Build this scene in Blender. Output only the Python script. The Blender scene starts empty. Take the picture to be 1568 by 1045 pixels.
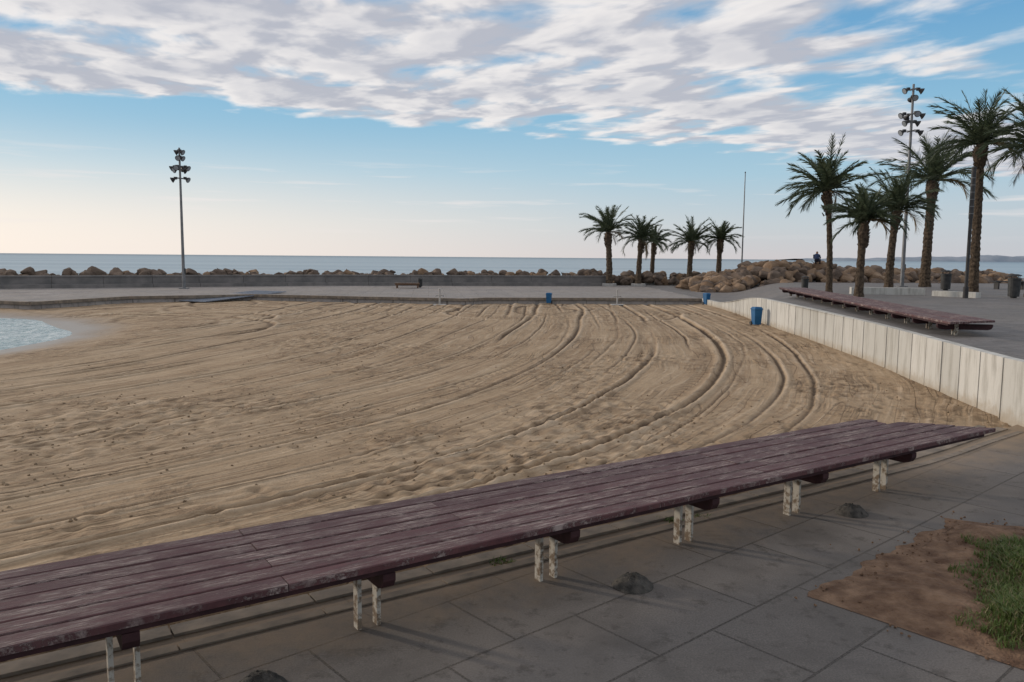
import bpy, math, random
import numpy as np
from mathutils import Matrix, Vector
random.seed(7); rng=np.random.RandomState(7)
scene=bpy.context.scene
scene.view_settings.view_transform='Standard'
scene.view_settings.look='None'
scene.view_settings.exposure=0

# ------------------------------------------------------------------ helpers
TAB=rng.rand(256,256)
def vnoise(x,y,seed=0):
    x=np.asarray(x,float)+seed*17.3; y=np.asarray(y,float)+seed*9.7
    xi=np.floor(x).astype(int); yi=np.floor(y).astype(int)
    fx=x-xi; fy=y-yi
    fx=fx*fx*(3-2*fx); fy=fy*fy*(3-2*fy)
    a=TAB[xi%256,yi%256]; b=TAB[(xi+1)%256,yi%256]; c=TAB[xi%256,(yi+1)%256]; d=TAB[(xi+1)%256,(yi+1)%256]
    return (a*(1-fx)+b*fx)*(1-fy)+(c*(1-fx)+d*fx)*fy-.5
def smooth(t):
    t=np.clip(t,0,1); return t*t*(3-2*t)

def make_obj(name,verts,faces,mats,midx=None,smoothed=False,parent=None):
    me=bpy.data.meshes.new(name)
    me.from_pydata([tuple(v) for v in verts],[],[tuple(f) for f in faces])
    for m in (mats if isinstance(mats,(list,tuple)) else [mats]): me.materials.append(m)
    if midx is not None: me.polygons.foreach_set('material_index',np.array(midx,dtype=np.int32))
    if smoothed: me.polygons.foreach_set('use_smooth',np.ones(len(me.polygons),dtype=bool))
    me.update()
    ob=bpy.data.objects.new(name,me); scene.collection.objects.link(ob)
    if parent: ob.parent=parent
    return ob

def grid_obj(name,P,mat,smoothed=True,attr=None):
    n,m=P.shape[:2]
    idx=np.arange(n*m).reshape(n,m)
    f=np.stack([idx[:-1,:-1],idx[:-1,1:],idx[1:,1:],idx[1:,:-1]],-1).reshape(-1,4)
    me=bpy.data.meshes.new(name)
    me.vertices.add(n*m); me.vertices.foreach_set('co',P.reshape(-1).astype(np.float32))
    me.loops.add(f.size); me.loops.foreach_set('vertex_index',f.reshape(-1).astype(np.int32))
    me.polygons.add(len(f)); me.polygons.foreach_set('loop_start',np.arange(0,f.size,4,dtype=np.int32))
    me.polygons.foreach_set('loop_total',np.full(len(f),4,dtype=np.int32))
    me.update(calc_edges=True); me.validate()
    if smoothed: me.polygons.foreach_set('use_smooth',np.ones(len(f),dtype=bool))
    if attr is not None:
        at=me.attributes.new('rut_shade','FLOAT','POINT'); at.data.foreach_set('value',attr.reshape(-1).astype(np.float32))
    me.materials.append(mat)
    ob=bpy.data.objects.new(name,me); scene.collection.objects.link(ob)
    return ob

class MB:
    def __init__(s): s.v=[]; s.f=[]; s.m=[]
    def raw(s,vs,fs,mi=0):
        b=len(s.v); s.v+= [tuple(v) for v in vs]; s.f+=[tuple(i+b for i in f) for f in fs]; s.m+=[mi]*len(fs)
    def hexa(s,b4,t4,mi=0):
        s.raw(list(b4)+list(t4),[(3,2,1,0),(4,5,6,7),(0,1,5,4),(1,2,6,5),(2,3,7,6),(3,0,4,7)],mi)
    def box(s,c,size,rot=0,mi=0,tilt=0):
        x,y,z=[k/2 for k in size]
        R=Matrix.Rotation(rot,3,'Z')@Matrix.Rotation(tilt,3,'X')
        pts=[R@Vector(p)+Vector(c) for p in [(-x,-y,-z),(x,-y,-z),(x,y,-z),(-x,y,-z),(-x,-y,z),(x,-y,z),(x,y,z),(-x,y,z)]]
        s.hexa(pts[:4],pts[4:],mi)
    def cyl(s,p0,p1,r0,r1,n=12,mi=0,cap=True):
        p0=Vector(p0);p1=Vector(p1);d=(p1-p0).normalized()
        a=d.orthogonal().normalized(); b=d.cross(a)
        vs=[];
        for p,r in((p0,r0),(p1,r1)):
            for i in range(n):
                t=2*math.pi*i/n; vs.append(p+a*math.cos(t)*r+b*math.sin(t)*r)
        fs=[(i,(i+1)%n,n+(i+1)%n,n+i) for i in range(n)]
        if cap: fs+= [tuple(range(n-1,-1,-1)),tuple(range(n,2*n))]
        s.raw(vs,fs,mi)
    def lathe(s,c,prof,n=16,mi=0):
        vs=[];k=len(prof)
        for r,z in prof:
            for i in range(n):
                t=2*math.pi*i/n; vs.append((c[0]+r*math.cos(t),c[1]+r*math.sin(t),c[2]+z))
        fs=[]
        for j in range(k-1):
            for i in range(n): fs.append((j*n+i,j*n+(i+1)%n,(j+1)*n+(i+1)%n,(j+1)*n+i))
        fs.append(tuple(range((k-1)*n,k*n)))
        s.raw(vs,fs,mi)
    def obj(s,name,mats,smoothed=False):
        return make_obj(name,s.v,s.f,mats,s.m,smoothed)

# ------------------------------------------------------------------ node helpers
class NT:
    def __init__(s,nt): s.nt=nt; s.n=nt.nodes; s.l=nt.links
    def new(s,t,**k):
        nd=s.n.new(t)
        for a,b in k.items(): setattr(nd,a,b)
        return nd
    def put(s,sock,v):
        if isinstance(v,bpy.types.NodeSocket): s.l.new(v,sock)
        elif v is not None:
            if hasattr(sock.default_value,'__len__') and len(sock.default_value)==4 and len(v)==3: v=(*v,1)
            sock.default_value=v
    def M(s,op,a,b=None,c=None,clamp=False):
        nd=s.new('ShaderNodeMath',operation=op,use_clamp=clamp)
        s.put(nd.inputs[0],a); s.put(nd.inputs[1],b)
        if c is not None: s.put(nd.inputs[2],c)
        return nd.outputs[0]
    def mix(s,f,a,b,blend='MIX'):
        nd=s.new('ShaderNodeMix',data_type='RGBA',blend_type=blend)
        s.put(nd.inputs[0],f); s.put(nd.inputs[6],a); s.put(nd.inputs[7],b); return nd.outputs[2]
    def noise(s,vec,scale,detail=4,rough=.55,dist=0):
        nd=s.new('ShaderNodeTexNoise'); s.put(nd.inputs['Vector'],vec)
        nd.inputs['Scale'].default_value=scale; nd.inputs['Detail'].default_value=detail
        nd.inputs['Roughness'].default_value=rough; nd.inputs['Distortion'].default_value=dist
        return nd.outputs[0]
    def xyz(s,x,y,z=0.0):
        nd=s.new('ShaderNodeCombineXYZ'); s.put(nd.inputs[0],x); s.put(nd.inputs[1],y); s.put(nd.inputs[2],z); return nd.outputs[0]
    def sep(s,v):
        nd=s.new('ShaderNodeSeparateXYZ'); s.put(nd.inputs[0],v); return nd.outputs
    def mr(s,v,a,b,c=0.0,d=1.0,sm=False):
        nd=s.new('ShaderNodeMapRange'); nd.interpolation_type='SMOOTHSTEP' if sm else 'LINEAR'
        for i,k in enumerate((v,a,b,c,d)): s.put(nd.inputs[i],k)
        return nd.outputs[0]
    def bump(s,h,strength,dist,normal=None):
        nd=s.new('ShaderNodeBump'); nd.inputs['Strength'].default_value=strength; nd.inputs['Distance'].default_value=dist
        s.put(nd.inputs['Height'],h)
        if normal is not None: s.put(nd.inputs['Normal'],normal)
        return nd.outputs[0]
def new_mat(name):
    m=bpy.data.materials.new(name); m.use_nodes=True; N=NT(m.node_tree)
    bs=m.node_tree.nodes['Principled BSDF']; bs.inputs['Roughness'].default_value=.85
    bs.inputs['Specular IOR Level'].default_value=.3
    return m,N,bs
def simple(name,c1,c2,scale=5,rough=.8,bump=.3,bd=.01,metal=0,detail=4):
    m,N,bs=new_mat(name)
    co=N.new('ShaderNodeTexCoord').outputs['Object']
    n=N.noise(co,scale,detail)
    N.put(bs.inputs['Base Color'],N.mix(N.mr(n,.35,.65),c1,c2))
    n2=N.noise(co,scale*6,3)
    N.put(bs.inputs['Normal'],N.bump(n2,bump,bd))
    bs.inputs['Roughness'].default_value=rough; bs.inputs['Metallic'].default_value=metal
    return m

# ------------------------------------------------------------------ materials
def sand_mat():
    m,N,bs=new_mat('sand')
    geo=N.new('ShaderNodeNewGeometry').outputs['Position']
    rut_shade=N.new('ShaderNodeAttribute',attribute_name='rut_shade').outputs['Fac']
    X,Y,Z=N.sep(geo)
    ex=N.M('EXPONENT',N.M('MULTIPLY',N.M('SUBTRACT',Y,10.0),-1/9.5))
    s=N.M('ADD',N.M('SUBTRACT',X,6.0),N.M('MULTIPLY',ex,7.4))
    wob=N.M('MULTIPLY',N.noise(geo,.35,1),.5)
    s=N.M('ADD',s,wob)
    band=N.noise(N.xyz(s,N.M('MULTIPLY',Y,.06),0.0),1.3,4,.65)
    fine=N.noise(N.xyz(N.M('MULTIPLY',s,9.0),N.M('MULTIPLY',Y,.4),3.0),1.0,3,.6)
    iso=N.noise(N.xyz(N.M('MULTIPLY',s,1.1),N.M('MULTIPLY',Y,.07),9.0),1.0,2,.6)
    line=N.mr(N.M('ABSOLUTE',N.M('SUBTRACT',N.M('FRACT',N.M('MULTIPLY',iso,9.0)),.5)),0.0,.06,1.0,0.0,True)
    line=N.M('MULTIPLY',line,N.mr(band,.38,.56))
    patch=N.noise(geo,.45,5,.62,.4)
    grain=N.noise(geo,16,3,.75)
    lumps=N.noise(geo,3.2,5,.68)
    clod=N.M('MULTIPLY',N.mr(patch,.49,.60,0,1,True),N.mr(band,.40,.52,0,1,True))
    c=N.mix(N.mr(patch,.38,.62),(.43,.315,.20),(.345,.245,.150))
    c=N.mix(N.M('MULTIPLY',N.mr(band,.42,.60),.75),c,(.30,.205,.122))
    c=N.mix(N.M('MULTIPLY',N.mr(fine,.50,.72),.65),c,(.55,.43,.30))
    c=N.mix(N.M('MULTIPLY',N.mr(lumps,.46,.66),N.mr(clod,0,1,.25,.9)),c,(.18,.118,.068))
    c=N.mix(N.M('MULTIPLY',N.mr(grain,.5,.7),.35),c,(.20,.14,.088))
    c=N.mix(N.M('MULTIPLY',line,.6),c,(.15,.10,.06))
    c=N.mix(N.mr(rut_shade,0,1,0,.9),c,(.095,.062,.038))  # shading of the ruts painted into the colour, with darker damp dug sand
    c=N.mix(N.mr(rut_shade,0,-1,0,.7),c,(.58,.46,.33))
    dx=N.M('ADD',X,27.0); dy=N.M('SUBTRACT',Y,23.0)
    r=N.M('SQRT',N.M('ADD',N.M('MULTIPLY',dx,dx),N.M('MULTIPLY',dy,dy)))
    wet=N.mr(N.M('ADD',r,N.M('MULTIPLY',patch,1.6)),13.4,15.6,1.0,0.0,True)
    c=N.mix(wet,c,(.30,.245,.19))
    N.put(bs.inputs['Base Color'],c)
    N.put(bs.inputs['Roughness'],N.mr(wet,0,1,.95,.35))
    dry=N.mr(wet,0.0,1.0,1.0,.05)
    h=N.M('ADD',N.M('MULTIPLY',lumps,N.mr(clod,0,1,.014,.085)),N.M('MULTIPLY',fine,.018))
    h=N.M('ADD',h,N.M('MULTIPLY',line,-.014))
    h=N.M('ADD',h,N.M('MULTIPLY',grain,.013))
    N.put(bs.inputs['Normal'],N.bump(N.M('MULTIPLY',h,dry),1.0,1.0))
    return m

def paving_mat(name,angle,w,h,base=(.16,.15,.15),sandy=None,mort=.01):
    m,N,bs=new_mat(name)
    geo=N.new('ShaderNodeNewGeometry').outputs['Position']
    mp=N.new('ShaderNodeMapping'); mp.vector_type='TEXTURE'; mp.inputs['Rotation'].default_value=(0,0,angle); N.put(mp.inputs[0],geo)
    br=N.new('ShaderNodeTexBrick'); N.put(br.inputs['Vector'],mp.outputs[0])
    br.inputs['Scale'].default_value=1; br.inputs['Brick Width'].default_value=w; br.inputs['Row Height'].default_value=h
    br.inputs['Mortar Size'].default_value=mort; br.inputs['Mortar Smooth'].default_value=.2
    b=base
    br.inputs['Color1'].default_value=(b[0]*.88,b[1]*.88,b[2]*.88,1); br.inputs['Color2'].default_value=(b[0]*1.12,b[1]*1.12,b[2]*1.12,1)
    br.inputs['Mortar'].default_value=(.03,.027,.024,1)
    sp=N.noise(geo,70,2,.85); st=N.noise(geo,1.1,5,.65,.5); st2=N.noise(geo,.35,2); st3=N.noise(geo,4.5,6,.75)
    c=N.mix(N.mr(sp,.38,.66,.0,.5),br.outputs[0],(b[0]*2.0,b[1]*1.92,b[2]*1.85))
    c=N.mix(N.mr(st,.46,.66,0,.6),c,(b[0]*.5,b[1]*.48,b[2]*.46))
    c=N.mix(N.mr(st2,.4,.7,0,.4),c,(b[0]*1.4,b[1]*1.30,b[2]*1.15))
    c=N.mix(N.mr(st3,.54,.64,0,.55),c,(b[0]*.45,b[1]*.42,b[2]*.38))
    if sandy:
        X,Y,Z=N.sep(geo)
        q=N.M('ADD',N.M('MULTIPLY',X,-.552),N.M('MULTIPLY',Y,.834))
        q=N.M('ADD',q,N.M('MULTIPLY',N.noise(geo,2.2,6,.75),1.6))
        f=N.mr(q,sandy[0],sandy[1],0.0,.85,True)
        c=N.mix(f,c,(.30,.22,.145))
    N.put(bs.inputs['Base Color'],c)
    N.put(bs.inputs['Roughness'],N.mr(st,.4,.7,.8,.6))
    hgt=N.M('ADD',N.M('MULTIPLY',br.outputs[1],-.006),N.M('MULTIPLY',sp,.002))
    N.put(bs.inputs['Normal'],N.bump(hgt,1,1))
    return m

def wood_paint():
    m,N,bs=new_mat('worn_maroon_paint')
    co=N.new('ShaderNodeTexCoord').outputs['Object']
    x,y,z=N.sep(co)
    isl=N.new('ShaderNodeNewGeometry').outputs['Random Per Island']
    off=N.M('MULTIPLY',isl,40.0)
    v=N.xyz(N.M('ADD',N.M('MULTIPLY',x,1.0),off),N.M('MULTIPLY',y,15.0),z)
    streak=N.noise(v,4.2,9,.84,.2)
    patch=N.noise(N.xyz(N.M('ADD',x,off),N.M('MULTIPLY',y,2.2),z),1.5,5,.7)
    base=N.mix(isl,(.070,.024,.027),(.135,.050,.052))
    base=N.mix(N.mr(streak,.38,.58),base,(.058,.025,.028))
    f=N.M('MULTIPLY',N.mr(streak,.49,.54),N.mr(patch,.44,.58))
    f=N.M('MAXIMUM',f,N.M('MULTIPLY',N.mr(streak,.56,.60),.55))
    c=N.mix(f,base,(.42,.34,.31))
    c=N.mix(N.mr(patch,.35,.7,0,.30),c,(.20,.135,.13))
    N.put(bs.inputs['Base Color'],c)
    N.put(bs.inputs['Roughness'],N.mr(f,0,1,.6,.88))
    grain=N.noise(N.xyz(N.M('MULTIPLY',x,2.0),N.M('MULTIPLY',y,70.0),z),1.5,3,.7)
    N.put(bs.inputs['Normal'],N.bump(N.M('ADD',N.M('MULTIPLY',grain,.6),f),.8,.006))
    return m

M_sand=sand_mat()
M_pav=paving_mat('granite_paving',math.radians(41),1.15,.78,(.122,.112,.104),(5.35,6.6))
M_prom=paving_mat('promenade_paving',math.radians(6),2.0,1.0,(.24,.222,.21),None,.02)
M_plat=paving_mat('platform_paving',math.radians(12),1.5,.9,(.155,.148,.145),None,.015)
M_wood=wood_paint()
M_fascia=simple('dark_maroon_edge',(.03,.012,.014),(.055,.022,.024),8,.7,.4,.004)
M_kerb=simple('kerb_stone',(.16,.135,.11),(.27,.22,.17),4,.85,.5,.006)
M_seawall=simple('seawall_concrete',(.15,.145,.14),(.23,.215,.205),1.2,.9,.5,.02)
M_galv=simple('galvanised_steel',(.16,.165,.17),(.24,.24,.245),3,.5,.1,.002,.4)
M_dark=simple('dark_steel',(.03,.03,.032),(.055,.053,.053),4,.5,.1,.002)
M_lens=simple('lamp_glass',(.25,.28,.3),(.35,.37,.4),3,.2,.05,.002)
M_blue=simple('blue_plastic',(.012,.10,.24),(.02,.13,.30),4,.5,.1,.002)
M_white=simple('white_paint',(.34,.33,.31),(.5,.48,.45),9,.6,.3,.002)
M_trunk=simple('palm_trunk_bark',(.05,.036,.025),(.15,.11,.075),9,.95,1,.05)
M_dead=simple('dry_frond',(.12,.085,.045),(.2,.15,.085),6,.9,.3,.01)
M_rock=simple('boulder',(.085,.062,.048),(.22,.165,.125),1.1,.95,.9,.06)
M_rockw=simple('boulder_warm',(.18,.115,.07),(.32,.225,.15),.9,.95,.9,.06)
M_dirt=simple('dry_dirt',(.11,.062,.038),(.26,.165,.105),5,.95,1,.03,detail=8)
M_clod=simple('sand_clod',(.17,.12,.075),(.34,.25,.16),9,.95,.8,.01)
M_rampwood=simple('ramp_boards',(.17,.20,.25),(.25,.28,.33),5,.8,.3,.01)
M_brownwood=simple('brown_wood',(.11,.065,.04),(.18,.11,.07),6,.8,.3,.01)
M_bin=simple('dark_bin',(.025,.027,.028),(.05,.05,.05),5,.6,.2,.004)
M_lump=simple('weathered_bronze',(.04,.038,.034),(.11,.10,.088),14,.8,.9,.02)

def post_mat():
    m,N,bs=new_mat('chipped_white_post')
    co=N.new('ShaderNodeTexCoord').outputs['Object']
    n=N.noise(co,14,6,.7); z=N.sep(co)[2]
    f=N.mr(N.M('SUBTRACT',n,N.M('MULTIPLY',z,.22)),.44,.54)
    N.put(bs.inputs['Base Color'],N.mix(f,(.50,.47,.41),(.20,.15,.105)))
    N.put(bs.inputs['Normal'],N.bump(n,.4,.005)); return m
M_post=post_mat()

def wallw_mat():
    m,N,bs=new_mat('whitewashed_concrete')
    geo=N.new('ShaderNodeNewGeometry').outputs['Position']
    isl=N.new('ShaderNodeNewGeometry').outputs['Random Per Island']
    x,y,z=N.sep(geo)
    v=N.xyz(N.M('MULTIPLY',x,4.0),N.M('MULTIPLY',y,4.0),N.M('MULTIPLY',z,.5))
    n=N.noise(v,1.4,6,.7); n2=N.noise(geo,5,6,.7)
    c=N.mix(isl,(.47,.465,.43),(.60,.59,.55))
    c=N.mix(N.mr(n,.48,.68,0,.7),c,(.28,.265,.23))
    low=N.mr(N.M('ADD',z,N.M('MULTIPLY',n2,.5)),.25,.55,.75,0.0,True)
    c=N.mix(low,c,(.36,.30,.22))
    N.put(bs.inputs['Base Color'],c); N.put(bs.inputs['Normal'],N.bump(n2,.4,.01)); return m
M_wallw=wallw_mat()

def leaf_mat(name,c1,c2,trans=.25):
    m,N,bs=new_mat(name)
    geo=N.new('ShaderNodeNewGeometry'); 
    c=N.mix(geo.outputs['Random Per Island'],c1,c2)
    N.put(bs.inputs['Base Color'],c); bs.inputs['Roughness'].default_value=.5
    tr=N.new('ShaderNodeBsdfTranslucent'); N.put(tr.inputs[0],c)
    mx=N.new('ShaderNodeMixShader'); mx.inputs[0].default_value=trans
    N.l.new(bs.outputs[0],mx.inputs[1]); N.l.new(tr.outputs[0],mx.inputs[2])
    N.l.new(mx.outputs[0],m.node_tree.nodes['Material Output'].inputs[0]); return m
M_frond=leaf_mat('palm_frond',(.045,.066,.036),(.11,.135,.075),.2)
M_grass=leaf_mat('grass_blades',(.07,.115,.025),(.15,.20,.06),.3)
M_grassd=leaf_mat('dry_grass',(.18,.16,.08),(.26,.22,.11),.3)

def sea_mat():
    m,N,bs=new_mat('sea_water')
    geo=N.new('ShaderNodeNewGeometry').outputs['Position']
    x,y,z=N.sep(geo)
    n=N.noise(N.xyz(N.M('MULTIPLY',x,.25),y,0.0),.35,4,.6); n2=N.noise(N.xyz(N.M('MULTIPLY',x,.1),y,0.0),.02,4,.65)
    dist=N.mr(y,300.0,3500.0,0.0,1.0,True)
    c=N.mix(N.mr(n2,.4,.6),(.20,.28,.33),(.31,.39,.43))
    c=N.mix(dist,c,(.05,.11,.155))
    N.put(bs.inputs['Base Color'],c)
    bs.inputs['Roughness'].default_value=.32; bs.inputs['IOR'].default_value=1.33; bs.inputs['Specular IOR Level'].default_value=.5
    N.put(bs.inputs['Normal'],N.bump(n,.6,.30)); return m
M_sea=sea_mat()
def cove_mat():
    m,N,bs=new_mat('shore_water')
    geo=N.new('ShaderNodeNewGeometry').outputs['Position']
    X,Y,Z=N.sep(geo)
    n=N.noise(geo,.8,6,.72,2.4)
    ridg=N.M('ABSOLUTE',N.M('SUBTRACT',n,.5))
    n3=N.noise(geo,.35,3)
    f=N.mr(ridg,.004,.05,1.0,0.0)
    f=N.M('MAXIMUM',f,N.mr(N.noise(geo,2.5,5,.7,1.0),.52,.62,0,.7))
    f=N.M('MULTIPLY',f,N.mr(n3,.35,.5,.6,1.0))
    c=N.mix(f,(.20,.31,.32),(.70,.74,.74))
    N.put(bs.inputs['Base Color'],c); N.put(bs.inputs['Roughness'],N.mr(f,0,1,.2,.8))
    N.put(bs.inputs['Normal'],N.bump(N.noise(geo,2,4),.8,.25)); return m
M_cove=cove_mat()

# ------------------------------------------------------------------ sand
def gcurve(Y): return 6-7.4*np.exp(-(Y-10)/9.5)
def yedge(X): return (5.66+.552*X)/.834+.35*smooth((X-5)/3)
xs=np.concatenate([np.arange(-70,-32,2.),np.arange(-32,-12,.15),np.arange(-12,10.6,.045),np.arange(10.6,14,.4)])
ys=np.concatenate([np.arange(-30,0,2.),np.arange(0,3,.25),np.arange(3,12,.042),np.arange(12,24,.075),np.arange(24,49,.15)])
X,Y=np.meshgrid(xs,ys)
s=X-gcurve(Y)
gp=.78*np.exp(-(Y-10)/9.5); cosf=1/np.sqrt(1+gp**2)
Z=np.zeros_like(X)
Z+=.03*vnoise(X*.25,Y*.25,1)+.010*vnoise(X*1.1,Y*1.1,2)+.006*vnoise(X*3.1,Y*3.1,3)
Z+=.016*vnoise(s*1.6,Y*.12,4)+.012*vnoise(s*4.5,Y*.2,5)+.008*vnoise(s*9,Y*.4,6)
patch=np.clip(vnoise(X*.4,Y*.4,8)*4-.3,0,1)
Z+=patch*(.035*vnoise(X*5.5,Y*5.5,9)+.035*vnoise(X*10,Y*10,19))
RUT_SHADE=np.zeros_like(X)
RUT_SHADE+=patch*np.clip(vnoise(X*7,Y*7,21)*1.2,-.3,.6)
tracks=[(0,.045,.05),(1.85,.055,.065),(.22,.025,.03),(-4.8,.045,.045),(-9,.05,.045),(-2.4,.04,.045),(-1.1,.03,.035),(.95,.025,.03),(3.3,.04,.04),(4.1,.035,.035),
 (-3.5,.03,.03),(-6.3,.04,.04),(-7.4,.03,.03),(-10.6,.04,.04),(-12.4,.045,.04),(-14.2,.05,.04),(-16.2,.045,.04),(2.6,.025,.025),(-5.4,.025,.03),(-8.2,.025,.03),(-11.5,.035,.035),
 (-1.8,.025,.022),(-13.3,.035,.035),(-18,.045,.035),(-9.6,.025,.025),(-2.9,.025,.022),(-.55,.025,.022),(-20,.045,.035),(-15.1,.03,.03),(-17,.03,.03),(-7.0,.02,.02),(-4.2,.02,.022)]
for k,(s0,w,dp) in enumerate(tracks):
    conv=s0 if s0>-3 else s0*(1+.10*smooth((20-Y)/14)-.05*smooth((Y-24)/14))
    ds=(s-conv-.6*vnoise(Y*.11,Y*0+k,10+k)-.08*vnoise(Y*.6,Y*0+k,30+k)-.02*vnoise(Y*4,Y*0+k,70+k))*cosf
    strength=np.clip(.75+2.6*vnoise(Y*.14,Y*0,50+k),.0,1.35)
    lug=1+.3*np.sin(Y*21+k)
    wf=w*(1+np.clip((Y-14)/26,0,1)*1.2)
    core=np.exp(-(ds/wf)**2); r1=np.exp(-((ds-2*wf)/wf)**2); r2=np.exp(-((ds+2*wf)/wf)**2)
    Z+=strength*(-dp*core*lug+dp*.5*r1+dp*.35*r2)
    RUT_SHADE+=strength*(core*1.0-.6*r1-.35*r2)*min(1,dp/.032)  # painted shade along each rut, lighter on its ridges
# wide tyre treads
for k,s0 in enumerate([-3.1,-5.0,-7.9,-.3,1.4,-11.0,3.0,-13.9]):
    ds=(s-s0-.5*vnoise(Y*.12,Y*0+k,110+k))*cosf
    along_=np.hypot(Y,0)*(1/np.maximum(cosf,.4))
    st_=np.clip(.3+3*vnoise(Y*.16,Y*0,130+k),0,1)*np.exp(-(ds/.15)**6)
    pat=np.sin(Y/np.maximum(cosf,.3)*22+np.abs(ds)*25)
    Z+=st_*(-.012+.013*pat); RUT_SHADE+=st_*(.12-.28*pat)
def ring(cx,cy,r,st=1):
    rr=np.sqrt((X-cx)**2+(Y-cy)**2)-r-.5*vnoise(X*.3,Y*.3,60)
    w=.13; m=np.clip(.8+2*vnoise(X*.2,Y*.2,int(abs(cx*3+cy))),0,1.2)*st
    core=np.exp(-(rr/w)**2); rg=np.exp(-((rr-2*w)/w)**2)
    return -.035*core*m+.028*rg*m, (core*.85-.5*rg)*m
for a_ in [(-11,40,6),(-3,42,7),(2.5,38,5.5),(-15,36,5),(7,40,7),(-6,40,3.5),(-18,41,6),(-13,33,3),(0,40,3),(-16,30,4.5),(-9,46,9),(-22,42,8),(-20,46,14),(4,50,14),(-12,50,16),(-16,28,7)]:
    dz,dr=ring(*a_); Z+=dz; RUT_SHADE+=dr
for i in range(650):
    if i<340:
        fx=rng.uniform(-9,8); fy=yedge(fx)+rng.exponential(1.3)+.1
    else:
        fy=rng.uniform(13.5,32); fx=8.1+(fy-13)*.105-rng.exponential(.9)-.15
    ix=np.searchsorted(xs,fx); iy=np.searchsorted(ys,fy); k=8
    sl=(slice(max(iy-k,0),iy+k),slice(max(ix-k,0),ix+k))
    r2=((X[sl]-fx)**2+(Y[sl]-fy)**2)
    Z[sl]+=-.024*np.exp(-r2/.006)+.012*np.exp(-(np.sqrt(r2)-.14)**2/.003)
    RUT_SHADE[sl]+=.35*np.exp(-r2/.006)
r=np.sqrt((X+27)**2+(Y-23)**2)+.8*vnoise(X*.3,Y*.3,77)+.5
flat=smooth((r-12.5)/3.5)
Z=Z*(.05+.95*flat)-.02
RUT_SHADE=np.clip(RUT_SHADE*flat,-1,1.3)
Z+=-.2*(1-smooth((r-12)/4.0))-.6*(1-smooth((r-6)/6))
under=smooth((yedge(X)-.05-Y)/.25)
Z=np.where(Y<yedge(X)+.25,np.minimum(Z*smooth((Y-yedge(X))/.25)-.03,-.015),Z)-under*.25
wallx=np.interp(Y,[11.4,13.1,19.3,31.8,43.6,47],[8.0,8.1,9.0,10.1,10.9,11.2])
Z+=.06*smooth((X-wallx+1.2)/1.2)*(Y>13)
grid_obj('sand',np.stack([X,Y,Z],-1),M_sand,True,RUT_SHADE)

# ------------------------------------------------------------------ near pavement
def ramp(X): return smooth((X-7.6)/5.)
xs2=np.concatenate([np.arange(-60,-8,2.),np.arange(-8,8.05,.2),[8.05]])
rows=[]
for t in np.linspace(0,1,40):
    y=-40+(yedge(xs2)+40)*(1-(1-t)**3)
    rows.append(np.stack([xs2,y,ramp(xs2)],-1))
rows.append(np.stack([xs2,yedge(xs2),ramp(xs2)-.35],-1))
grid_obj('pavement',np.array(rows),M_pav,False)
xs3=np.concatenate([np.linspace(8.05,13,20),[60,120]])
ys3=np.linspace(-40,11.5,20); X3,Y3=np.meshgrid(xs3,ys3)
grid_obj('pavement',np.stack([X3,Y3,ramp(X3)],-1),M_pav,False)
mb=MB()
def edge_off(x,o):
    return np.array([x+.552*o, float(yedge(x))-.834*o])
def kerb_strip(o0,o1,z,length,x0,x1):
    x=x0
    while x<x1:
        xe=x+length*.834-.012
        a=edge_off(x,o0);b=edge_off(xe,o0);c=edge_off(xe,o1);d=edge_off(x,o1)
        zz=z+random.uniform(-.003,.003)+float(ramp(x))
        bot=[(p[0],p[1],-.1) for p in(d,c,b,a)]; top=[(p[0],p[1],zz) for p in(d,c,b,a)]
        mb.hexa(bot,top); x+=length*.834
kerb_strip(-.10,.06,.022,1.0,-14,7.4)
kerb_strip(.20,.29,.012,1.0,-14,7.4)
kerb_strip(-.38,-.26,-.004,1.0,-14,7.0)
mb.obj('kerb',[M_kerb])

# ------------------------------------------------------------------ promenade + platform
EX=[-80,-24.7,-22.6,-20.8,-17.8,-15.2,-8.25,-2.4,-1.6,4.,11.0]; EY=[39,38.2,37.3,43.2,44.8,46.6,44.9,43.6,44.9,45.6,46.0]
WX=[-90,-80,-33.6,-14.6,8,14]; WY=[39,41,52,62.4,66.8,68]
xs2=np.unique(np.concatenate([np.array(EX),np.linspace(-80,11,60)]))
rows=[np.stack([xs2,np.interp(xs2,EX,EY),xs2*0-.4],-1),np.stack([xs2,np.interp(xs2,EX,EY),xs2*0+.3],-1)]
for t in np.linspace(.02,1,10):
    rows.append(np.stack([xs2,np.interp(xs2,EX,EY)*(1-t)+(np.interp(xs2,WX,WY)+.6)*t,xs2*0+.3],-1))
grid_obj('promenade',np.array(rows),M_prom,False)
mb=MB()
for i in range(len(EX)-1):
    L=math.hypot(EX[i+1]-EX[i],EY[i+1]-EY[i]); n=max(1,int(L/1.5)); 
    for k in range(n):
        t0=k/n; t1=(k+1)/n-.02/max(L,1)
        a=np.array([EX[i]*(1-t0)+EX[i+1]*t0,EY[i]*(1-t0)+EY[i+1]*t0]); b=np.array([EX[i]*(1-t1)+EX[i+1]*t1,EY[i]*(1-t1)+EY[i+1]*t1])
        d=(b-a)/np.linalg.norm(b-a); nn=np.array([-d[1],d[0]])
        p=[a-nn*.05,b-nn*.05,b+nn*.3,a+nn*.3]
        mb.hexa([(q[0],q[1],.18) for q in p],[(q[0],q[1],.325) for q in p])
mb.obj('promenade_kerb',[M_kerb])

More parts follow.
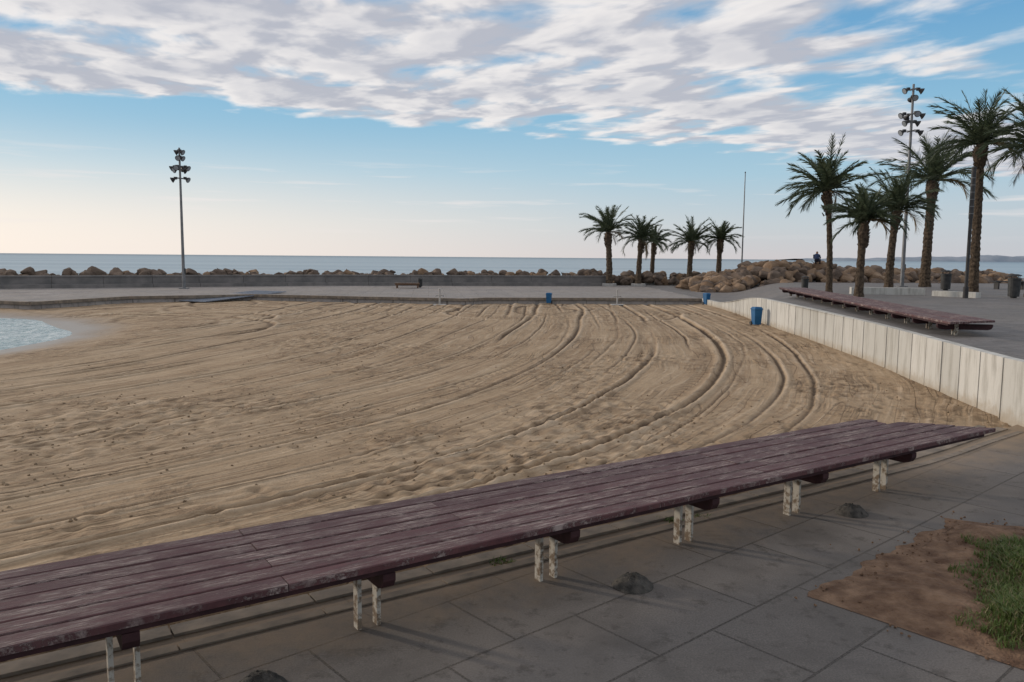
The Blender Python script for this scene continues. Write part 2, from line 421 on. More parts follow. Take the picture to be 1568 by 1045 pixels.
ys2=np.concatenate([np.linspace(11.5,31,20),np.linspace(32,46,20),np.linspace(48,78,20)])
def wx(y): return np.interp(y,[11.4,13.1,19.3,31.8,43.6,47,80],[8.0,8.1,9.0,10.1,10.9,11.0,11.0])
def platz(X,Y):
    a=smooth((X-.27*Y)/4.); b=1-smooth((Y-32)/11.)
    return .3+.7*np.maximum(a,b)
T=np.concatenate([np.linspace(0,1,60)**2*40,[60,110]])
P=np.zeros((len(ys2),len(T),3))
for i,y in enumerate(ys2):
    x=wx(y)+T; P[i,:,0]=x; P[i,:,1]=y; P[i,:,2]=platz(x,y)+.004
grid_obj('platform_pavement',P,M_plat,False)

mb=MB()
pts=[(8.0,11.3),(8.1,13.1),(8.55,16.2),(9.0,19.3),(9.62,25.5),(10.1,31.8),(10.6,38),(10.9,43.6),(10.95,45.9)]
cum=[0]
for a,b in zip(pts[:-1],pts[1:]): cum.append(cum[-1]+math.hypot(b[0]-a[0],b[1]-a[1]))
def along(d): return np.array([np.interp(d,cum,[p[0] for p in pts]),np.interp(d,cum,[p[1] for p in pts])])
def panel(a,b,za,zb):
    d=(b-a)/np.linalg.norm(b-a); nn=np.array([-d[1],d[0]])
    p=[a+nn*.02,b+nn*.02,b-nn*.16,a-nn*.16]; j=random.uniform(-.006,.006)
    p=[q+nn*j for q in p]
    mb.hexa([(q[0],q[1],-.4) for q in p],[(p[0][0],p[0][1],za),(p[1][0],p[1][1],zb),(p[2][0],p[2][1],zb),(p[3][0],p[3][1],za)])
d=0
while d<cum[-1]-.3:
    a=along(d); b=along(min(d+.81,cum[-1])); 
    panel(a,b,float(platz(a[0]+.1,a[1]))+.03,float(platz(b[0]+.1,b[1]))+.03); d+=.85
x=8.25
while x<12.6:
    panel(np.array([x+.98,11.35]),np.array([x,11.35]),1.03,1.03); x+=1.0
mb.obj('retaining_wall',[M_wallw])

mb=MB()
for i in range(len(WX)-2):
    a=np.array([WX[i],WY[i]],float); b=np.array([WX[i+1],WY[i+1]],float); L=np.linalg.norm(b-a); n=int(L/3)
    d=(b-a)/L; nn=np.array([-d[1],d[0]])
    for k in range(n):
        p0=a+d*(L*k/n); p1=a+d*(L*(k+1)/n-.02)
        p=[p0,p1,p1+nn*.45,p0+nn*.45]
        mb.hexa([(q[0],q[1],.2) for q in p],[(q[0],q[1],1.02) for q in p])
        p=[p0-nn*.05,p1-nn*.05,p1+nn*.5,p0+nn*.5]
        mb.hexa([(q[0],q[1],1.023) for q in p],[(q[0],q[1],1.13) for q in p])
        p=[p0-nn*.7,p1-nn*.7,p1-nn*.06,p0-nn*.06]
        mb.hexa([(q[0],q[1],.2) for q in p],[(q[0],q[1],.55) for q in p])
mb.obj('seawall',[M_seawall])

mb=MB(); mb.box((17.6,37.5,1.16),(3.2,.5,.34),math.radians(-12)); mb.box((19.8,35.6,1.12),(2.0,.4,.25),math.radians(-60)); mb.obj('low_wall',[M_wallw])

N_=[(-30000,-30000),(30000,-30000),(30000,30000),(-30000,30000)]
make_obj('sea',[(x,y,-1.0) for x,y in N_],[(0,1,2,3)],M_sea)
make_obj('shore_water',[(-70,5,-.2),(-8,5,-.2),(-8,38,-.2),(-70,38,-.2)],[(0,1,2,3)],M_cove)

# ------------------------------------------------------------------ boulders
import bmesh
templ=[]
for k in range(14):
    bm=bmesh.new()
    for i in range(16):
        v=Vector(rng.normal(size=3)); v.normalize(); v*=rng.uniform(.8,1.1)
        bm.verts.new((v.x*rng.uniform(.9,1.3),v.y,v.z*.8))
    res=bmesh.ops.convex_hull(bm,input=bm.verts[:])
    bmesh.ops.delete(bm,geom=[e for e in set(res['geom_interior']+res['geom_unused']) if isinstance(e,bmesh.types.BMVert)],context='VERTS')
    bmesh.ops.bevel(bm,geom=bm.edges[:],offset=.09,segments=1,affect='EDGES')
    bm.verts.ensure_lookup_table()
    for i,v in enumerate(bm.verts): v.index=i
    templ.append((np.array([v.co[:] for v in bm.verts]),[[v.index for v in f.verts] for f in bm.faces])); bm.free()
def rocks(name,items,mats):
    mb=MB()
    for (x,y,z,r,mi) in items:
        tv,tf=templ[rng.randint(len(templ))]
        R=np.array(Matrix.Rotation(rng.uniform(0,6.28),3,'Z')@Matrix.Rotation(rng.uniform(-.5,.5),3,'X'))
        mb.raw((tv*r)@R.T+np.array([x,y,z]),tf,mi)
    return mb.obj(name,mats)
it=[]
for i in range(1500):
    x=rng.uniform(-75,20); o=rng.uniform(.9,7)
    yb=float(np.interp(x,WX,WY)); z=1.22-abs(o-2.6)*.36+rng.uniform(-.2,.12); r=rng.uniform(.3,.66)
    it.append((x,yb+o,z,r,0 if rng.rand()<.8 else 1))
rocks('rock_breakwater',it,[M_rock,M_rockw])
it=[]
for i in range(760):
    x=rng.uniform(13,38); yb=60+ .1*(x-20)
    hh=np.interp(x,[13,16,18.5,23,27,38],[.9,1.6,2.3,2.15,1.85,1.6])
    t=rng.uniform(-1,1); z=(hh)*(1-t*t*.75)-.18+rng.uniform(-.18,.12); r=rng.uniform(.28,.75)
    it.append((x,yb+t*4.4,z,r,0 if rng.rand()<.4 else 1))
rocks('rock_pile',it,[M_rock,M_rockw])
# loose clods of damp sand
it=[]
while len(it)<1500:
    fy=3+rng.exponential(6)+1.5; fx=rng.uniform(-12,8.)
    if fy>22 or fy<float(yedge(fx))+.2: continue
    if float(vnoise(fx*.4,fy*.4,8))<.03 and rng.rand()<.85: continue
    iy=min(np.searchsorted(ys,fy),len(ys)-1); ix=min(np.searchsorted(xs,fx),len(xs)-1)
    it.append((fx,fy,float(Z[iy,ix])+.004,rng.uniform(.006,.026),0))
rocks('sand_clods',it,[M_clod])

xs2=np.linspace(1900,5200,120); top=np.array([ (8+34*smooth((x-1900)/1600)+14*vnoise(x*.006,0,3)+9*vnoise(x*.03,0,4)+5*vnoise(x*.15,0,5)) for x in xs2]).reshape(-1)
P=np.stack([np.stack([xs2,xs2*0+5200,xs2*0-2],-1),np.stack([xs2,xs2*0+5260,top*.8],-1),np.stack([xs2,xs2*0+5400,top],-1),np.stack([xs2,xs2*0+5900,top*0-2],-1)])
M_hill=simple('distant_hill',(.25,.30,.36),(.34,.38,.43),.01,1,0,.1)
grid_obj('distant_hills',P,M_hill)

# ------------------------------------------------------------------ benches
def bench(name,origin,angle,length,w,ztop,skew,first,step,nslat=7):
    mb=MB(); th=.045; gap=.016; sw=(w+gap)/nslat
    for i in range(nslat):
        y0=i*sw; y1=y0+sw-gap
        e0=-skew*y0/w; e1=-skew*y1/w
        cut=[0]; c=-(.9 if i%2 else 2.4)
        while c>-length: cut.append(c); c-=3.12
        cut.append(-length)
        for a,b in zip(cut[:-1],cut[1:]):
            a0=a1=a-.003
            if a==0: a0,a1=e0,e1
            if b>min(a0,a1)-.1: continue
            z=ztop+random.uniform(-.004,.004); bb=b+.003; c=.007
            V=[(bb,y0,z-th),(a0,y0,z-th),(a1,y1,z-th),(bb,y1,z-th),(bb,y0,z-c),(a0,y0,z-c),(a1,y1,z-c),(bb,y1,z-c),(bb,y0+c,z),(a0,y0+c,z),(a1,y1-c,z),(bb,y1-c,z)]
            mb.raw(V,[(3,2,1,0),(0,1,5,4),(1,2,6,5),(2,3,7,6),(3,0,4,7),(4,5,9,8),(5,6,10,9),(6,7,11,10),(7,4,8,11),(8,9,10,11)],0)
    zb=ztop-th-.004
    mb.box((-length/2-.1,.055,zb-.02),(length-.2,.05,.04),0,1)
    mb.box((-length/2-.6,w-.06,zb-.02),(length-1.2,.05,.04),0,1)
    x=first
    while x>-length+.3:
        bz0=zb-.042-.12; bz1=zb-.042
        prof=[(.02,bz1),(.02,bz1-.05),(.05,bz1-.10),(.11,bz0),(w-.13,bz0),(w-.06,bz1-.10),(w-.03,bz1-.05),(w-.03,bz1)]
        if bz0<.08: prof=[(p[0],max(p[1],bz1-.1)) for p in prof]
        n=len(prof); vs=[(x-.045,a,b) for a,b in prof]+[(x+.045,a,b) for a,b in prof]
        mb.raw(vs,[tuple(range(n-1,-1,-1)),tuple(range(n,2*n))]+[(i,(i+1)%n,n+(i+1)%n,n+i) for i in range(n)],1)
        for sx in(-1,1):
            xx=x+sx*.072
            mb.box((xx,w*.34,(zb-.045)/2-.01),(.03,.075,zb-.045+.02),0,2)
            mb.cyl((xx+sx*.012,w*.34,bz1-.07),(xx+sx*.028,w*.34,bz1-.07),.012,.012,8,1)
        x-=step
    ob=mb.obj(name,[M_wood,M_fascia,M_post]); ob.location=(origin[0],origin[1],origin[2]); ob.rotation_euler=(0,0,angle); return ob
bench('slatted_bench',(5.85,9.46,0),math.radians(33.5),16,1.17,.60,.95,-1.72,1.56)
bench('slatted_bench',(9.1,16.5,1.004),math.atan2(-.988,-.153),20.3,1.17,.33,.75,-.8,1.56)

# ------------------------------------------------------------------ planting bed
A,B,C,D=[np.array(p) for p in[(2.33,5.92),(4.43,7.82),(7.6,6.7),(5.2,2.7)]]
n=150; U,V=np.meshgrid(np.linspace(0,1,n),np.linspace(0,1,n))
P=(A*(1-U)[...,None]+B*U[...,None])*(1-V)[...,None]+(D*(1-U)[...,None]+C*U[...,None])*V[...,None]
jx=vnoise(P[...,0]*3,P[...,1]*3,5)*.12+vnoise(P[...,0]*11,P[...,1]*11,6)*.05
ed=np.minimum(np.minimum(U,1-U)*3,np.minimum(V,1-V)*4)
P[...,0]+=jx*(ed<.15); P[...,1]+=-jx*(ed<.15)
z=.004+smooth(ed/.5)*(.05+.05*vnoise(P[...,0]*1.5,P[...,1]*1.5,7)+.03*vnoise(P[...,0]*6,P[...,1]*6,8)+.022*vnoise(P[...,0]*16,P[...,1]*16,9)+.012*vnoise(P[...,0]*34,P[...,1]*34,12))
z=np.maximum(z,.004)
grid_obj('planting_bed_soil',np.dstack([P,z[...,None]]),M_dirt)
it=[]
for i in range(1500):
    u,v=rng.rand(2); p=(A*(1-u)+B*u)*(1-v)+(D*(1-u)+C*u)*v+rng.normal(size=2)*.15
    it.append((p[0],p[1],.012+.05*min(1,4*min(u,1-u,v,1-v)),rng.uniform(.004,.016),0))
rocks('pebbles',it,[M_dirt])
def blades(name,centers,hmin,hmax,wd,mats,spread=.5,dryp=.15):
    mb=MB()
    for (x,y,z) in centers:
        h=rng.uniform(hmin,hmax); a=rng.uniform(0,6.28); l=rng.uniform(.1,spread)
        dx,dy=math.cos(a),math.sin(a); px,py=-dy*wd/2,dx*wd/2
        m1=(x+dx*h*l*.4,y+dy*h*l*.4,z+h*.6); t=(x+dx*h*l*1.2,y+dy*h*l*1.2,z+h)
        mb.raw([(x-px,y-py,z),(x+px,y+py,z),(m1[0]+px*.8,m1[1]+py*.8,m1[2]),(m1[0]-px*.8,m1[1]-py*.8,m1[2]),t],[(0,1,2,3),(3,2,4)],1 if rng.rand()<dryp else 0)
    return mb.obj(name,mats)
cs=[]
for cx,cy,rr,nn in[(4.65,6.25,.82,14000),(4.05,5.4,.72,12000),(5.5,6.4,.9,5000),(3.75,5.3,.4,3500),(5.0,4.6,1.0,4000)]:
    for i in range(nn):
        a=rng.uniform(0,6.28); q=math.sqrt(rng.rand())*rr*(1+.18*math.sin(a*5+cx)+.12*math.sin(a*13+cy)); x=cx+q*math.cos(a); y=cy+q*math.sin(a)
        mound=.10*(1-(q/rr)**2)
        if float(vnoise(x*3.5,y*3.5,3))<-.20-.3*rng.rand() or (q/rr>.75 and rng.rand()<.5): continue
        cs.append((x,y,.04+max(0,mound)+.05*float(vnoise(x*5,y*5,2))))
blades('grass',cs,.025,.075,.009,[M_grass,M_grassd],1.3,.2)
def weed(x,y,r,nn):
    cs=[(x+rng.normal()*r,y+rng.normal()*r*.6,-.01) for i in range(nn)]
    blades('weed',cs,.02,.05,.012,[M_grass,M_grassd],1.6,.2)
for x,o,nn in [(-.15,.12,70),(1.55,.1,80),(1.8,.16,30)]:
    p=edge_off(x,o); weed(p[0],p[1],.06,nn)

for (x,y) in [(.98,6.12),(3.52,8.0),(-1.5,4.55)]:
    mb=MB(); n=22; vs=[]
    prof=[(.165,0),(.160,.012),(.135,.022),(.125,.045),(.09,.072),(.05,.085),(.015,.09)]
    for j,(r0,z0) in enumerate(prof):
        for i in range(n):
            t=2*math.pi*i/n; k=1+rng.uniform(-.06,.06)*(j>1); vs.append((r0*k*math.cos(t),r0*k*math.sin(t),z0*(1+rng.uniform(-.08,.08))))
    fs=[(j*n+i,j*n+(i+1)%n,(j+1)*n+(i+1)%n,(j+1)*n+i) for j in range(len(prof)-1) for i in range(n)]+[tuple(range((len(prof)-1)*n,len(prof)*n))]
    mb.raw(vs,fs,0)
    for k in range(6):
        t=k*math.pi/3; mb.cyl((.13*math.cos(t),.13*math.sin(t),.03),(.06*math.cos(t),.06*math.sin(t),.085),.010,.008,6,0)
    ob=mb.obj('ground_uplight',[M_lump],True); ob.location=(x,y,.002)

# ------------------------------------------------------------------ palms
def palm(x,y,z,total,crownw,seed,tr=.2,nf=46,boot=1.0,lean=(0,0)):
    R=random.Random(seed); mb=MB()
    L=crownw/2*1.15; H=total-L*.80
    n=12; segs=int(H/.13); rings=[]
    for i in range(segs+1):
        t=i/segs; zz=t*H
        rr=tr*(1.08-.25*t)*(1+.08*(i%2)*1.0)+tr*.35*math.exp(-zz/.35)
        hb=(H-zz)
        if hb<1.3: rr*=1+boot*.8*math.exp(-((hb-.5)/.42)**2)
        if hb<.12: rr*=.7
        cx=lean[0]*t*t; cy=lean[1]*t*t
        rings.append([(cx+rr*(1+R.uniform(-.1,.1))*math.cos(2*math.pi*k/n),cy+rr*(1+R.uniform(-.1,.1))*math.sin(2*math.pi*k/n),zz) for k in range(n)])
    vs=[p for r_ in rings for p in r_]
    fs=[(j*n+i,j*n+(i+1)%n,(j+1)*n+(i+1)%n,(j+1)*n+i) for j in range(segs) for i in range(n)]+[tuple(range(segs*n,(segs+1)*n))]
    mb.raw(vs,fs,0)
    top=Vector((lean[0],lean[1],H))
    for k in range(70):
        a=k*2.4; hb=R.uniform(.1,1.2); rr=tr*(1+boot*.6*math.exp(-((hb-.45)/.42)**2))
        p=Vector((lean[0]+rr*.75*math.cos(a),lean[1]+rr*.75*math.sin(a),H-hb)); q=p+Vector((math.cos(a)*.11,math.sin(a)*.11,.16))
        mb.cyl(p,q,.04,.018,5,0)
    wind=Vector((R.uniform(-.16,.02),.0,0)); up_bias=R.uniform(78,100)
    for k in range(nf):
        u=(k+.5)/nf; az=k*2.39996+R.uniform(-.5,.5)
        el=math.radians(84-up_bias*u**1.1+R.uniform(-14,14)); Lf=L*R.uniform(.68,1.18)*(1.0 if u>.12 else .85)
        droop=math.radians(R.uniform(30,85))*(.50+.75*u); dead=(u>.95)
        ns=9; p=top.copy()+Vector((math.cos(az),math.sin(az),0))*.08; pts=[p.copy()]; dirs=[]
        hd=Vector((math.cos(az),math.sin(az),0)); side=Vector((-math.sin(az),math.cos(az),0))
        tw=R.uniform(-.4,.4)
        for i in range(ns):
            t=(i+.5)/ns; e=el-droop*t**1.5
            d=hd*math.cos(e)+Vector((0,0,1))*math.sin(e)+side*tw*t+wind*t*2; d.normalize()
            dirs.append(d); p=p+d*(Lf/ns); pts.append(p.copy())
        mi=2 if dead else 1
        for i in range(ns):
            r0=.03*(1-i/ns)+.006; r1=.03*(1-(i+1)/ns)+.006
            mb.cyl(pts[i],pts[i+1],r0,r1,3,mi,False)
        nl=36
        for j in range(nl):
            t=.12+.88*j/(nl-1); f=t*ns; i=min(int(f),ns-1); pp=pts[i].lerp(pts[i+1],f-i); d=dirs[i]
            up=side.cross(d)*-1
            if up.z<0: up=-up
            ll=L*.25*(math.sin(math.pi*min(1,t*.80+.12))**.6)*R.uniform(.65,1.15)+.05
            for sg in(-1,1):
                ld=(side*sg*(.70-.3*t)+d*(.65+.45*t)+up*R.uniform(.05,.5)); ld.normalize()
                tip=pp+ld*ll-Vector((0,0,ll*R.uniform(.05,.55)))
                w=d*.027+up*.010
                mb.raw([pp-w,pp+w,pp.lerp(tip,.55)+w*.8-Vector((0,0,-.01)),tip],[(0,1,2,3)],mi)
    ob=mb.obj('palm_tree',[M_trunk,M_frond,M_dead]); ob.location=(x,y,z); return ob
P_=[(8.0,66,.3,6.45,4.4,1,.24,.6),(10.4,66,.3,5.6,3.7,2,.21,.5),(12.2,70,.3,5.0,2.8,3,.19,.4),(14.6,66,.3,5.4,3.7,4,.21,.5),(17.0,66,.3,5.3,3.0,5,.21,.5),
 (15.0,37.8,1,6.6,3.8,6,.13,1.0),(15.2,35,1,4.6,2.8,7,.16,.8),(21.2,45,1,6.4,4.4,8,.20,.6),(25.3,49,1,9.1,5.8,9,.26,.8),(22.5,39,1,9.3,4.6,10,.20,1.0),(23.35,36,1,8.7,4.4,11,.17,.8)]
for i,(x,y,z,t,cw,sd,tr,bt) in enumerate(P_):
    palm(x,y,z-.05,t+.05,cw,sd,tr,38 if i<5 else 46,bt,(random.uniform(-.25,.25),random.uniform(-.2,.2)))
for (x,y,*_) in P_[:5]:
    mb=MB(); mb.lathe((0,0,0),[(.6,0),(.6,.2),(.56,.23),(.48,.23),(.46,.16),(.05,.14)],20); ob=mb.obj('palm_planter',[M_white]); ob.location=(x,y,.3)

# ------------------------------------------------------------------ masts
def mast(x,y,z,h,tiers,r=.11):
    mb=MB(); mb.cyl((0,0,0),(0,0,h),r,r*.55,12,0); mb.box((0,0,.03),(.5,.5,.06),0,0)
    mb.box((r+.01,0,1.2),(.04,.12,.35),0,1)
    for (dz,off,hs) in tiers:
        zz=h-dz; mb.cyl((-off,0,zz),(off,0,zz),.03,.03,6,0); mb.cyl((0,-off,zz),(0,off,zz),.03,.03,6,0)
        for (dx,dy) in hs:
            c=Vector((dx*off,dy*off,zz-.05)); ax=Vector((dx,dy-.2,-.55)).normalized()
            mb.cyl(c-ax*.05,c+ax*.13,.08,.18,12,1); mb.cyl(c+ax*.13,c+ax*.175,.19,.19,12,1); mb.cyl(c+ax*.176,c+ax*.182,.16,.16,12,2)
            mb.box(c-ax*.13,(.15,.15,.17),math.atan2(dy,dx),1); mb.cyl(c,(c.x,c.y,zz+.10),.02,.02,5,0)
    ob=mb.obj('floodlight_mast',[M_galv,M_dark,M_lens]); ob.location=(x,y,z); return ob
four=[(1,0),(-1,0),(0,1),(0,-1)]
mast(-22.2,53.9,.3,9.35,[(.2,.12,[(1,0),(-1,0)]),(.6,.12,[(0,-1),(1,0)]),(1.25,.46,four),(1.4,.28,[(.7,.7),(-.7,-.7)]),(2.0,.42,[(1,0),(-1,0)])])
mast(23.9,49,1.0,12.1,[(.3,.4,[(1,0),(-1,0)]),(.75,.15,[(0,-1),(0,1)]),(1.75,.55,four),(2.2,.3,[(1,0),(-1,0)]),(2.75,.5,[(1,0),(-1,0)])],.12)
mb=MB(); mb.cyl((0,0,0),(0,0,9.3),.07,.035,10,0); mb.cyl((0,0,0),(0,0,.35),.16,.16,12,1); mb.lathe((0,0,9.3),[(.05,0),(.06,.05),(.02,.1)],8,1); ob=mb.obj('flagpole',[M_galv,M_dark]); ob.location=(18.9,66,.3)
mb=MB(); mb.cyl((0,0,0),(0,0,.5),.11,.11,14,1); mb.cyl((0,0,.5),(0,0,3.4),.07,.07,14,1); mb.cyl((0,0,3.4),(0,0,5.5),.09,.09,14,1); mb.lathe((0,0,5.5),[(.11,0),(.11,.06),(.02,.1)],14,1)
for k in range(6): mb.cyl((0,0,3.6+k*.3),(0,0,3.63+k*.3),.10,.10,14,0)
ob=mb.obj('column_lamp',[M_galv,M_dark]); ob.location=(19.55,34.4,1.0)

# ------------------------------------------------------------------ bins
def blue_bin(x,y,z,h,rot=0.2):
    mb=MB(); w=.17*h/.75; hh=h
    def ring(s,zz): return [(-w*s,-w*s,zz),(w*s,-w*s,zz),(w*s,w*s,zz),(-w*s,w*s,zz)]
    mb.hexa(ring(.78,.05),ring(.98,hh*.86)); mb.hexa(ring(1.08,hh*.862),ring(1.08,hh*.90)); mb.hexa(ring(1.05,hh*.902),ring(.8,hh))
    mb.cyl((-w*1.05,w*.9,.09),(-w*.8,w*.9,.09),.08,.08,12,1); mb.cyl((w*.8,w*.9,.09),(w*1.05,w*.9,.09),.08,.08,12,1)
    mb.cyl((-w*.8,w*1.18,hh*.9),(w*.8,w*1.18,hh*.9),.015,.015,8,0)
    ob=mb.obj('blue_wheelie_bin',[M_blue,M_dark]); ob.location=(x,y,z); ob.rotation_euler=(0,0,rot)
blue_bin(9.62,31.3,0,.74); blue_bin(10.9,44.7,.02,.68,.5); blue_bin(2.05,44.7,.02,.62,-.3)
def dark_bin(x,y,z,h):
    mb=MB(); r=h*.24
    mb.lathe((0,0,0),[(r*.5,0),(r*.5,.06),(r*.9,.07),(r,h*.75),(r*1.08,h*.76),(r*1.08,h*.82),(r*.95,h*.83)],16,0)
    for k in range(4):
        t=k*math.pi/2+.4; mb.cyl((r*.9*math.cos(t),r*.9*math.sin(t),h*.8),(r*.9*math.cos(t),r*.9*math.sin(t),h*.93),.015,.015,6,0)
    mb.lathe((0,0,h*.92),[(r*1.1,0),(r*1.08,h*.03),(r*.5,h*.08)],16,0)
    ob=mb.obj('litter_bin',[M_bin]); ob.location=(x,y,z)
dark_bin(23.6,43.5,1,1.1); dark_bin(22.0,35.0,1,1.05); dark_bin(15.2,41.5,1,.75); dark_bin(16.6,62,.3,.95); dark_bin(-6.9,59.6,.3,.75)
mb=MB()
for k in range(7): mb.box((-.9+k*.26,0,.34),(.22,1.0,.04),0,0)
mb.box((-.1,-.42,.26),(1.75,.08,.10),0,0); mb.box((-.1,.42,.26),(1.75,.08,.10),0,0)
for a in(-.85,.65):
    for b in(-.42,.42): mb.box((a,b,.1),(.1,.1,.2),0,0)
ob=mb.obj('wooden_platform_seat',[M_brownwood]); ob.location=(-7.6,58.5,.3); ob.rotation_euler=(0,0,.1)
def shower(x,y,z,h=.85):
    mb=MB(); mb.box((0,0,.02),(.7,.7,.04),0,0); mb.cyl((0,0,.04),(0,0,h),.045,.045,10,0); mb.cyl((-.22,0,h*.62),(.22,0,h*.62),.03,.03,8,0)
    mb.lathe((0,0,h),[(.06,0),(.06,.03),(.02,.06)],10,0); mb.cyl((.2,0,h*.62),(.2,-.08,h*.55),.02,.02,6,1); mb.cyl((-.2,0,h*.62),(-.2,-.08,h*.55),.02,.02,6,1)
    ob=mb.obj('foot_shower',[M_white,M_galv]); ob.location=(x,y,z)
shower(-3.95,43.3,-.02); shower(5.9,44.8,-.02,.8)
mb=MB()
a=np.array([-17.9,44.1,.05]); b=np.array([-14.9,49.5,.40])
for k in range(30):
    t=k/30; p=a*(1-t)+b*t; mb.box(p,(2.6,.17,.04),math.atan2(b[1]-a[1],b[0]-a[0])-math.pi/2,0)
mb.obj('boardwalk_ramp',[M_rampwood])
mb=MB(); 
for k in range(4): mb.box((0,-.2+k*.13,.45),(1.8,.11,.04))
for a in(-.7,.7): mb.box((a,0,.215),(.08,.42,.43))
ob=mb.obj('small_bench',[M_dark]); ob.location=(28.6,46,1.004)

# ------------------------------------------------------------------ seated person
def person(x,y,z,rot):
    V=[(0,0,.10),(0,.03,.32),(0,.02,.52),(0,-.0,.62),(0,-.03,.70),(0,-.03,.80),
       (-.10,-.02,.10),(-.15,-.42,.22),(-.14,-.50,-.18),(-.14,-.62,-.20),
       (.10,-.02,.10),(.15,-.40,.24),(.14,-.50,-.18),(.14,-.62,-.20),
       (-.18,.02,.52),(-.24,-.10,.30),(-.10,-.32,.30),(.18,.02,.52),(.24,-.10,.30),(.10,-.32,.30)]
    E=[(0,1),(1,2),(2,3),(3,4),(4,5),(0,6),(6,7),(7,8),(8,9),(0,10),(10,11),(11,12),(12,13),(2,14),(14,15),(15,16),(2,17),(17,18),(18,19)]
    Rr=[.15,.14,.15,.06,.09,.09,.10,.07,.05,.045,.10,.07,.05,.045,.07,.05,.035,.07,.05,.035]
    me=bpy.data.meshes.new('seated_person'); me.from_pydata(V,E,[]); ob=bpy.data.objects.new('seated_person',me); scene.collection.objects.link(ob)
    sk=ob.modifiers.new('skin','SKIN')
    for i,r_ in enumerate(Rr): me.skin_vertices[0].data[i].radius=(r_,r_)
    me.skin_vertices[0].data[0].use_root=True
    ob.modifiers.new('sub','SUBSURF').levels=1
    m,N,bs=new_mat('clothes_and_skin'); zz=N.sep(N.new('ShaderNodeTexCoord').outputs['Object'])[2]
    c=N.mix(N.M('GREATER_THAN',zz,.25),(.02,.02,.03),(.04,.06,.13)); c=N.mix(N.M('GREATER_THAN',zz,.64),c,(.35,.2,.14)); c=N.mix(N.M('GREATER_THAN',zz,.77),c,(.03,.02,.015))
    N.put(bs.inputs['Base Color'],c); me.materials.append(m)
    ob.location=(x,y,z); ob.rotation_euler=(0,0,rot)
person(22.4,59.0,2.42,2.6)

# ------------------------------------------------------------------ sky
SUN_EL=math.radians(14); SUN_AZ=math.atan2(.46,-.9)
sd=Vector((math.cos(SUN_AZ)*math.cos(SUN_EL),math.sin(SUN_AZ)*math.cos(SUN_EL),math.sin(SUN_EL)))
world=bpy.data.worlds.new('World'); scene.world=world; world.use_nodes=True
world.cycles.sampling_method='MANUAL'; world.cycles.sample_map_resolution=256
N=NT(world.node_tree); bg=world.node_tree.nodes['Background']; bg.inputs[1].default_value=.1
sky=N.new('ShaderNodeTexSky',sky_type='NISHITA'); sky.sun_disc=False; sky.sun_elevation=SUN_EL; sky.sun_rotation=math.atan2(sd.x,sd.y)
sky.air_density=1; sky.dust_density=1.5; sky.ozone_density=1.5
g=N.new('ShaderNodeTexCoord').outputs['Generated']
x,y,z=N.sep(g)
zc=N.M('MAXIMUM',z,.025)
cr=N.new('ShaderNodeValToRGB'); N.put(cr.inputs[0],N.mr(z,-.02,.5))
el=cr.color_ramp.elements
def st(pos,c):
    e=el.new(pos); e.color=(*c,1)
el[0].position=0; el[0].color=(.66,.62,.62,1); el[1].position=1; el[1].color=(.24,.30,.40,1)
for zz,c in[(0.0,(.68,.64,.65)),(.04,(.60,.66,.70)),(.10,(.41,.61,.74)),(.17,(.27,.52,.72)),(.26,(.16,.40,.66)),(.36,(.22,.34,.50))]: st((zz+.02)/.52,c)
dotp=N.M('ADD',N.M('MULTIPLY',x,sd.x/math.cos(SUN_EL)),N.M('MULTIPLY',y,sd.y/math.cos(SUN_EL)))
glow=N.M('MULTIPLY',N.mr(dotp,.15,.98,0,.85,True),N.mr(z,0.0,.16,1.0,0.0,True))
c=N.mix(glow,cr.outputs[0],(1.05,.95,.86))
cool=N.M('MULTIPLY',N.mr(dotp,.3,-.4,0,1,True),N.mr(z,0.0,.15,1.0,0.0,True))
c=N.mix(N.M('MULTIPLY',cool,.6),c,(.46,.54,.63))
c=N.mix(1.0,c,(10,10,10),'MULTIPLY')
c=N.mix(.08,c,sky.outputs[0])
px=N.M('DIVIDE',x,zc); py=N.M('DIVIDE',y,zc)
e=N.M('SUBTRACT',N.M('ADD',N.M('MULTIPLY',px,.51),6.52),py)
ca,sa=math.cos(math.radians(27)),math.sin(math.radians(27))
a=N.M('ADD',N.M('MULTIPLY',px,ca),N.M('MULTIPLY',py,sa)); b=N.M('SUBTRACT',N.M('MULTIPLY',py,ca),N.M('MULTIPLY',px,sa))
def cn(oa,ob_,det=5):
    v=N.xyz(N.M('MULTIPLY',N.M('ADD',a,oa),1.35),N.M('MULTIPLY',N.M('ADD',b,ob_),.95),2.0)
    return N.noise(v,1.9,det,.50,.25)
n1=cn(0,0); n2=cn(-.14,.12,4)
big=N.noise(N.xyz(a,N.M('MULTIPLY',b,1.6),7.0),.55,2)
cov=N.M('MINIMUM',N.M('MULTIPLY',e,.42),.24)
cov=N.M('SUBTRACT',cov,N.mr(e,2.7,4.2,0.0,.09,True))
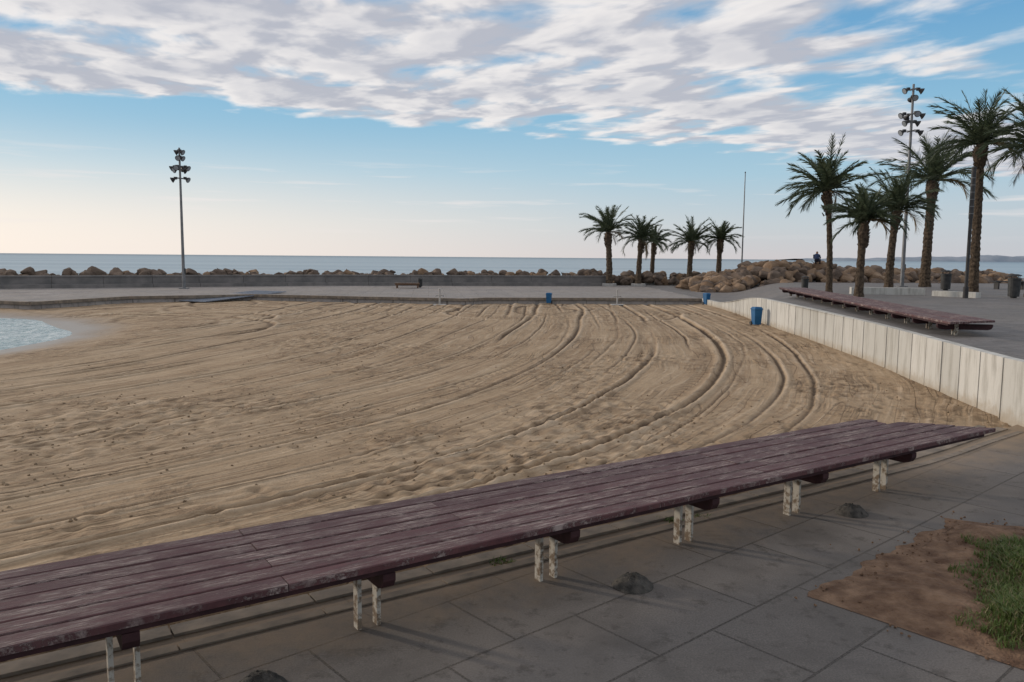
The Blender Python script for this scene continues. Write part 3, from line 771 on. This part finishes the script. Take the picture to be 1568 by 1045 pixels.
cov=N.M('SUBTRACT',cov,N.M('MULTIPLY',N.mr(a,2.6,4.2,0,.24,True),N.mr(e,1.7,3.0,0,1,True)))
cov=N.M('ADD',cov,N.M('MULTIPLY',N.M('SUBTRACT',big,.5),.60))
nd=N.M('ADD',n1,cov)
dens=N.mr(nd,.45,.71,0,1,True)
dens=N.M('MULTIPLY',dens,N.mr(z,.03,.09,0,1,True))
lit=N.mr(N.M('SUBTRACT',n1,n2),-.10,.12,0,1,True)
thick=N.mr(nd,.66,.94,0,1,True)
cc=N.mix(lit,(.50,.51,.57),(.90,.86,.84))
cc=N.mix(N.M('MULTIPLY',thick,.50),cc,(.50,.51,.57))
cc=N.mix(N.M('MULTIPLY',N.mr(nd,.66,.52),.4),cc,(.88,.88,.88))
cc=N.mix(N.mr(px,1.0,6.0,0,.55),cc,(.50,.54,.62))
cc=N.mix(1.0,cc,(10,10,10),'MULTIPLY')
c=N.mix(N.M('MULTIPLY',dens,.95),c,cc)
ns=N.noise(N.xyz(N.M('MULTIPLY',x,5.0),N.M('MULTIPLY',z,75.0),N.M('MULTIPLY',y,3.0)),1.3,3)
stf=N.M('MULTIPLY',N.mr(ns,.57,.72),N.M('MULTIPLY',N.mr(z,.02,.05),N.mr(z,.13,.09)))
c=N.mix(N.M('MULTIPLY',stf,.5),c,(8.8,8.2,8.0))
N.put(bg.inputs[0],c)

sun=bpy.data.lights.new('sun','SUN'); sun.energy=2.0; sun.angle=math.radians(3.0); sun.color=(1,.87,.73)
so=bpy.data.objects.new('sun',sun); scene.collection.objects.link(so)
so.rotation_euler=sd.to_track_quat('Z','Y').to_euler()

# ------------------------------------------------------------------ camera
cam=bpy.data.cameras.new('camera'); cam.lens=28; cam.sensor_width=36; cam.clip_end=60000; cam.clip_start=.05
co=bpy.data.objects.new('camera',cam); scene.collection.objects.link(co); scene.camera=co
co.matrix_world=Matrix.Translation((0,0,2.6))@Matrix.Rotation(math.radians(84),4,'X')@Matrix.Rotation(.0083,4,'Z')
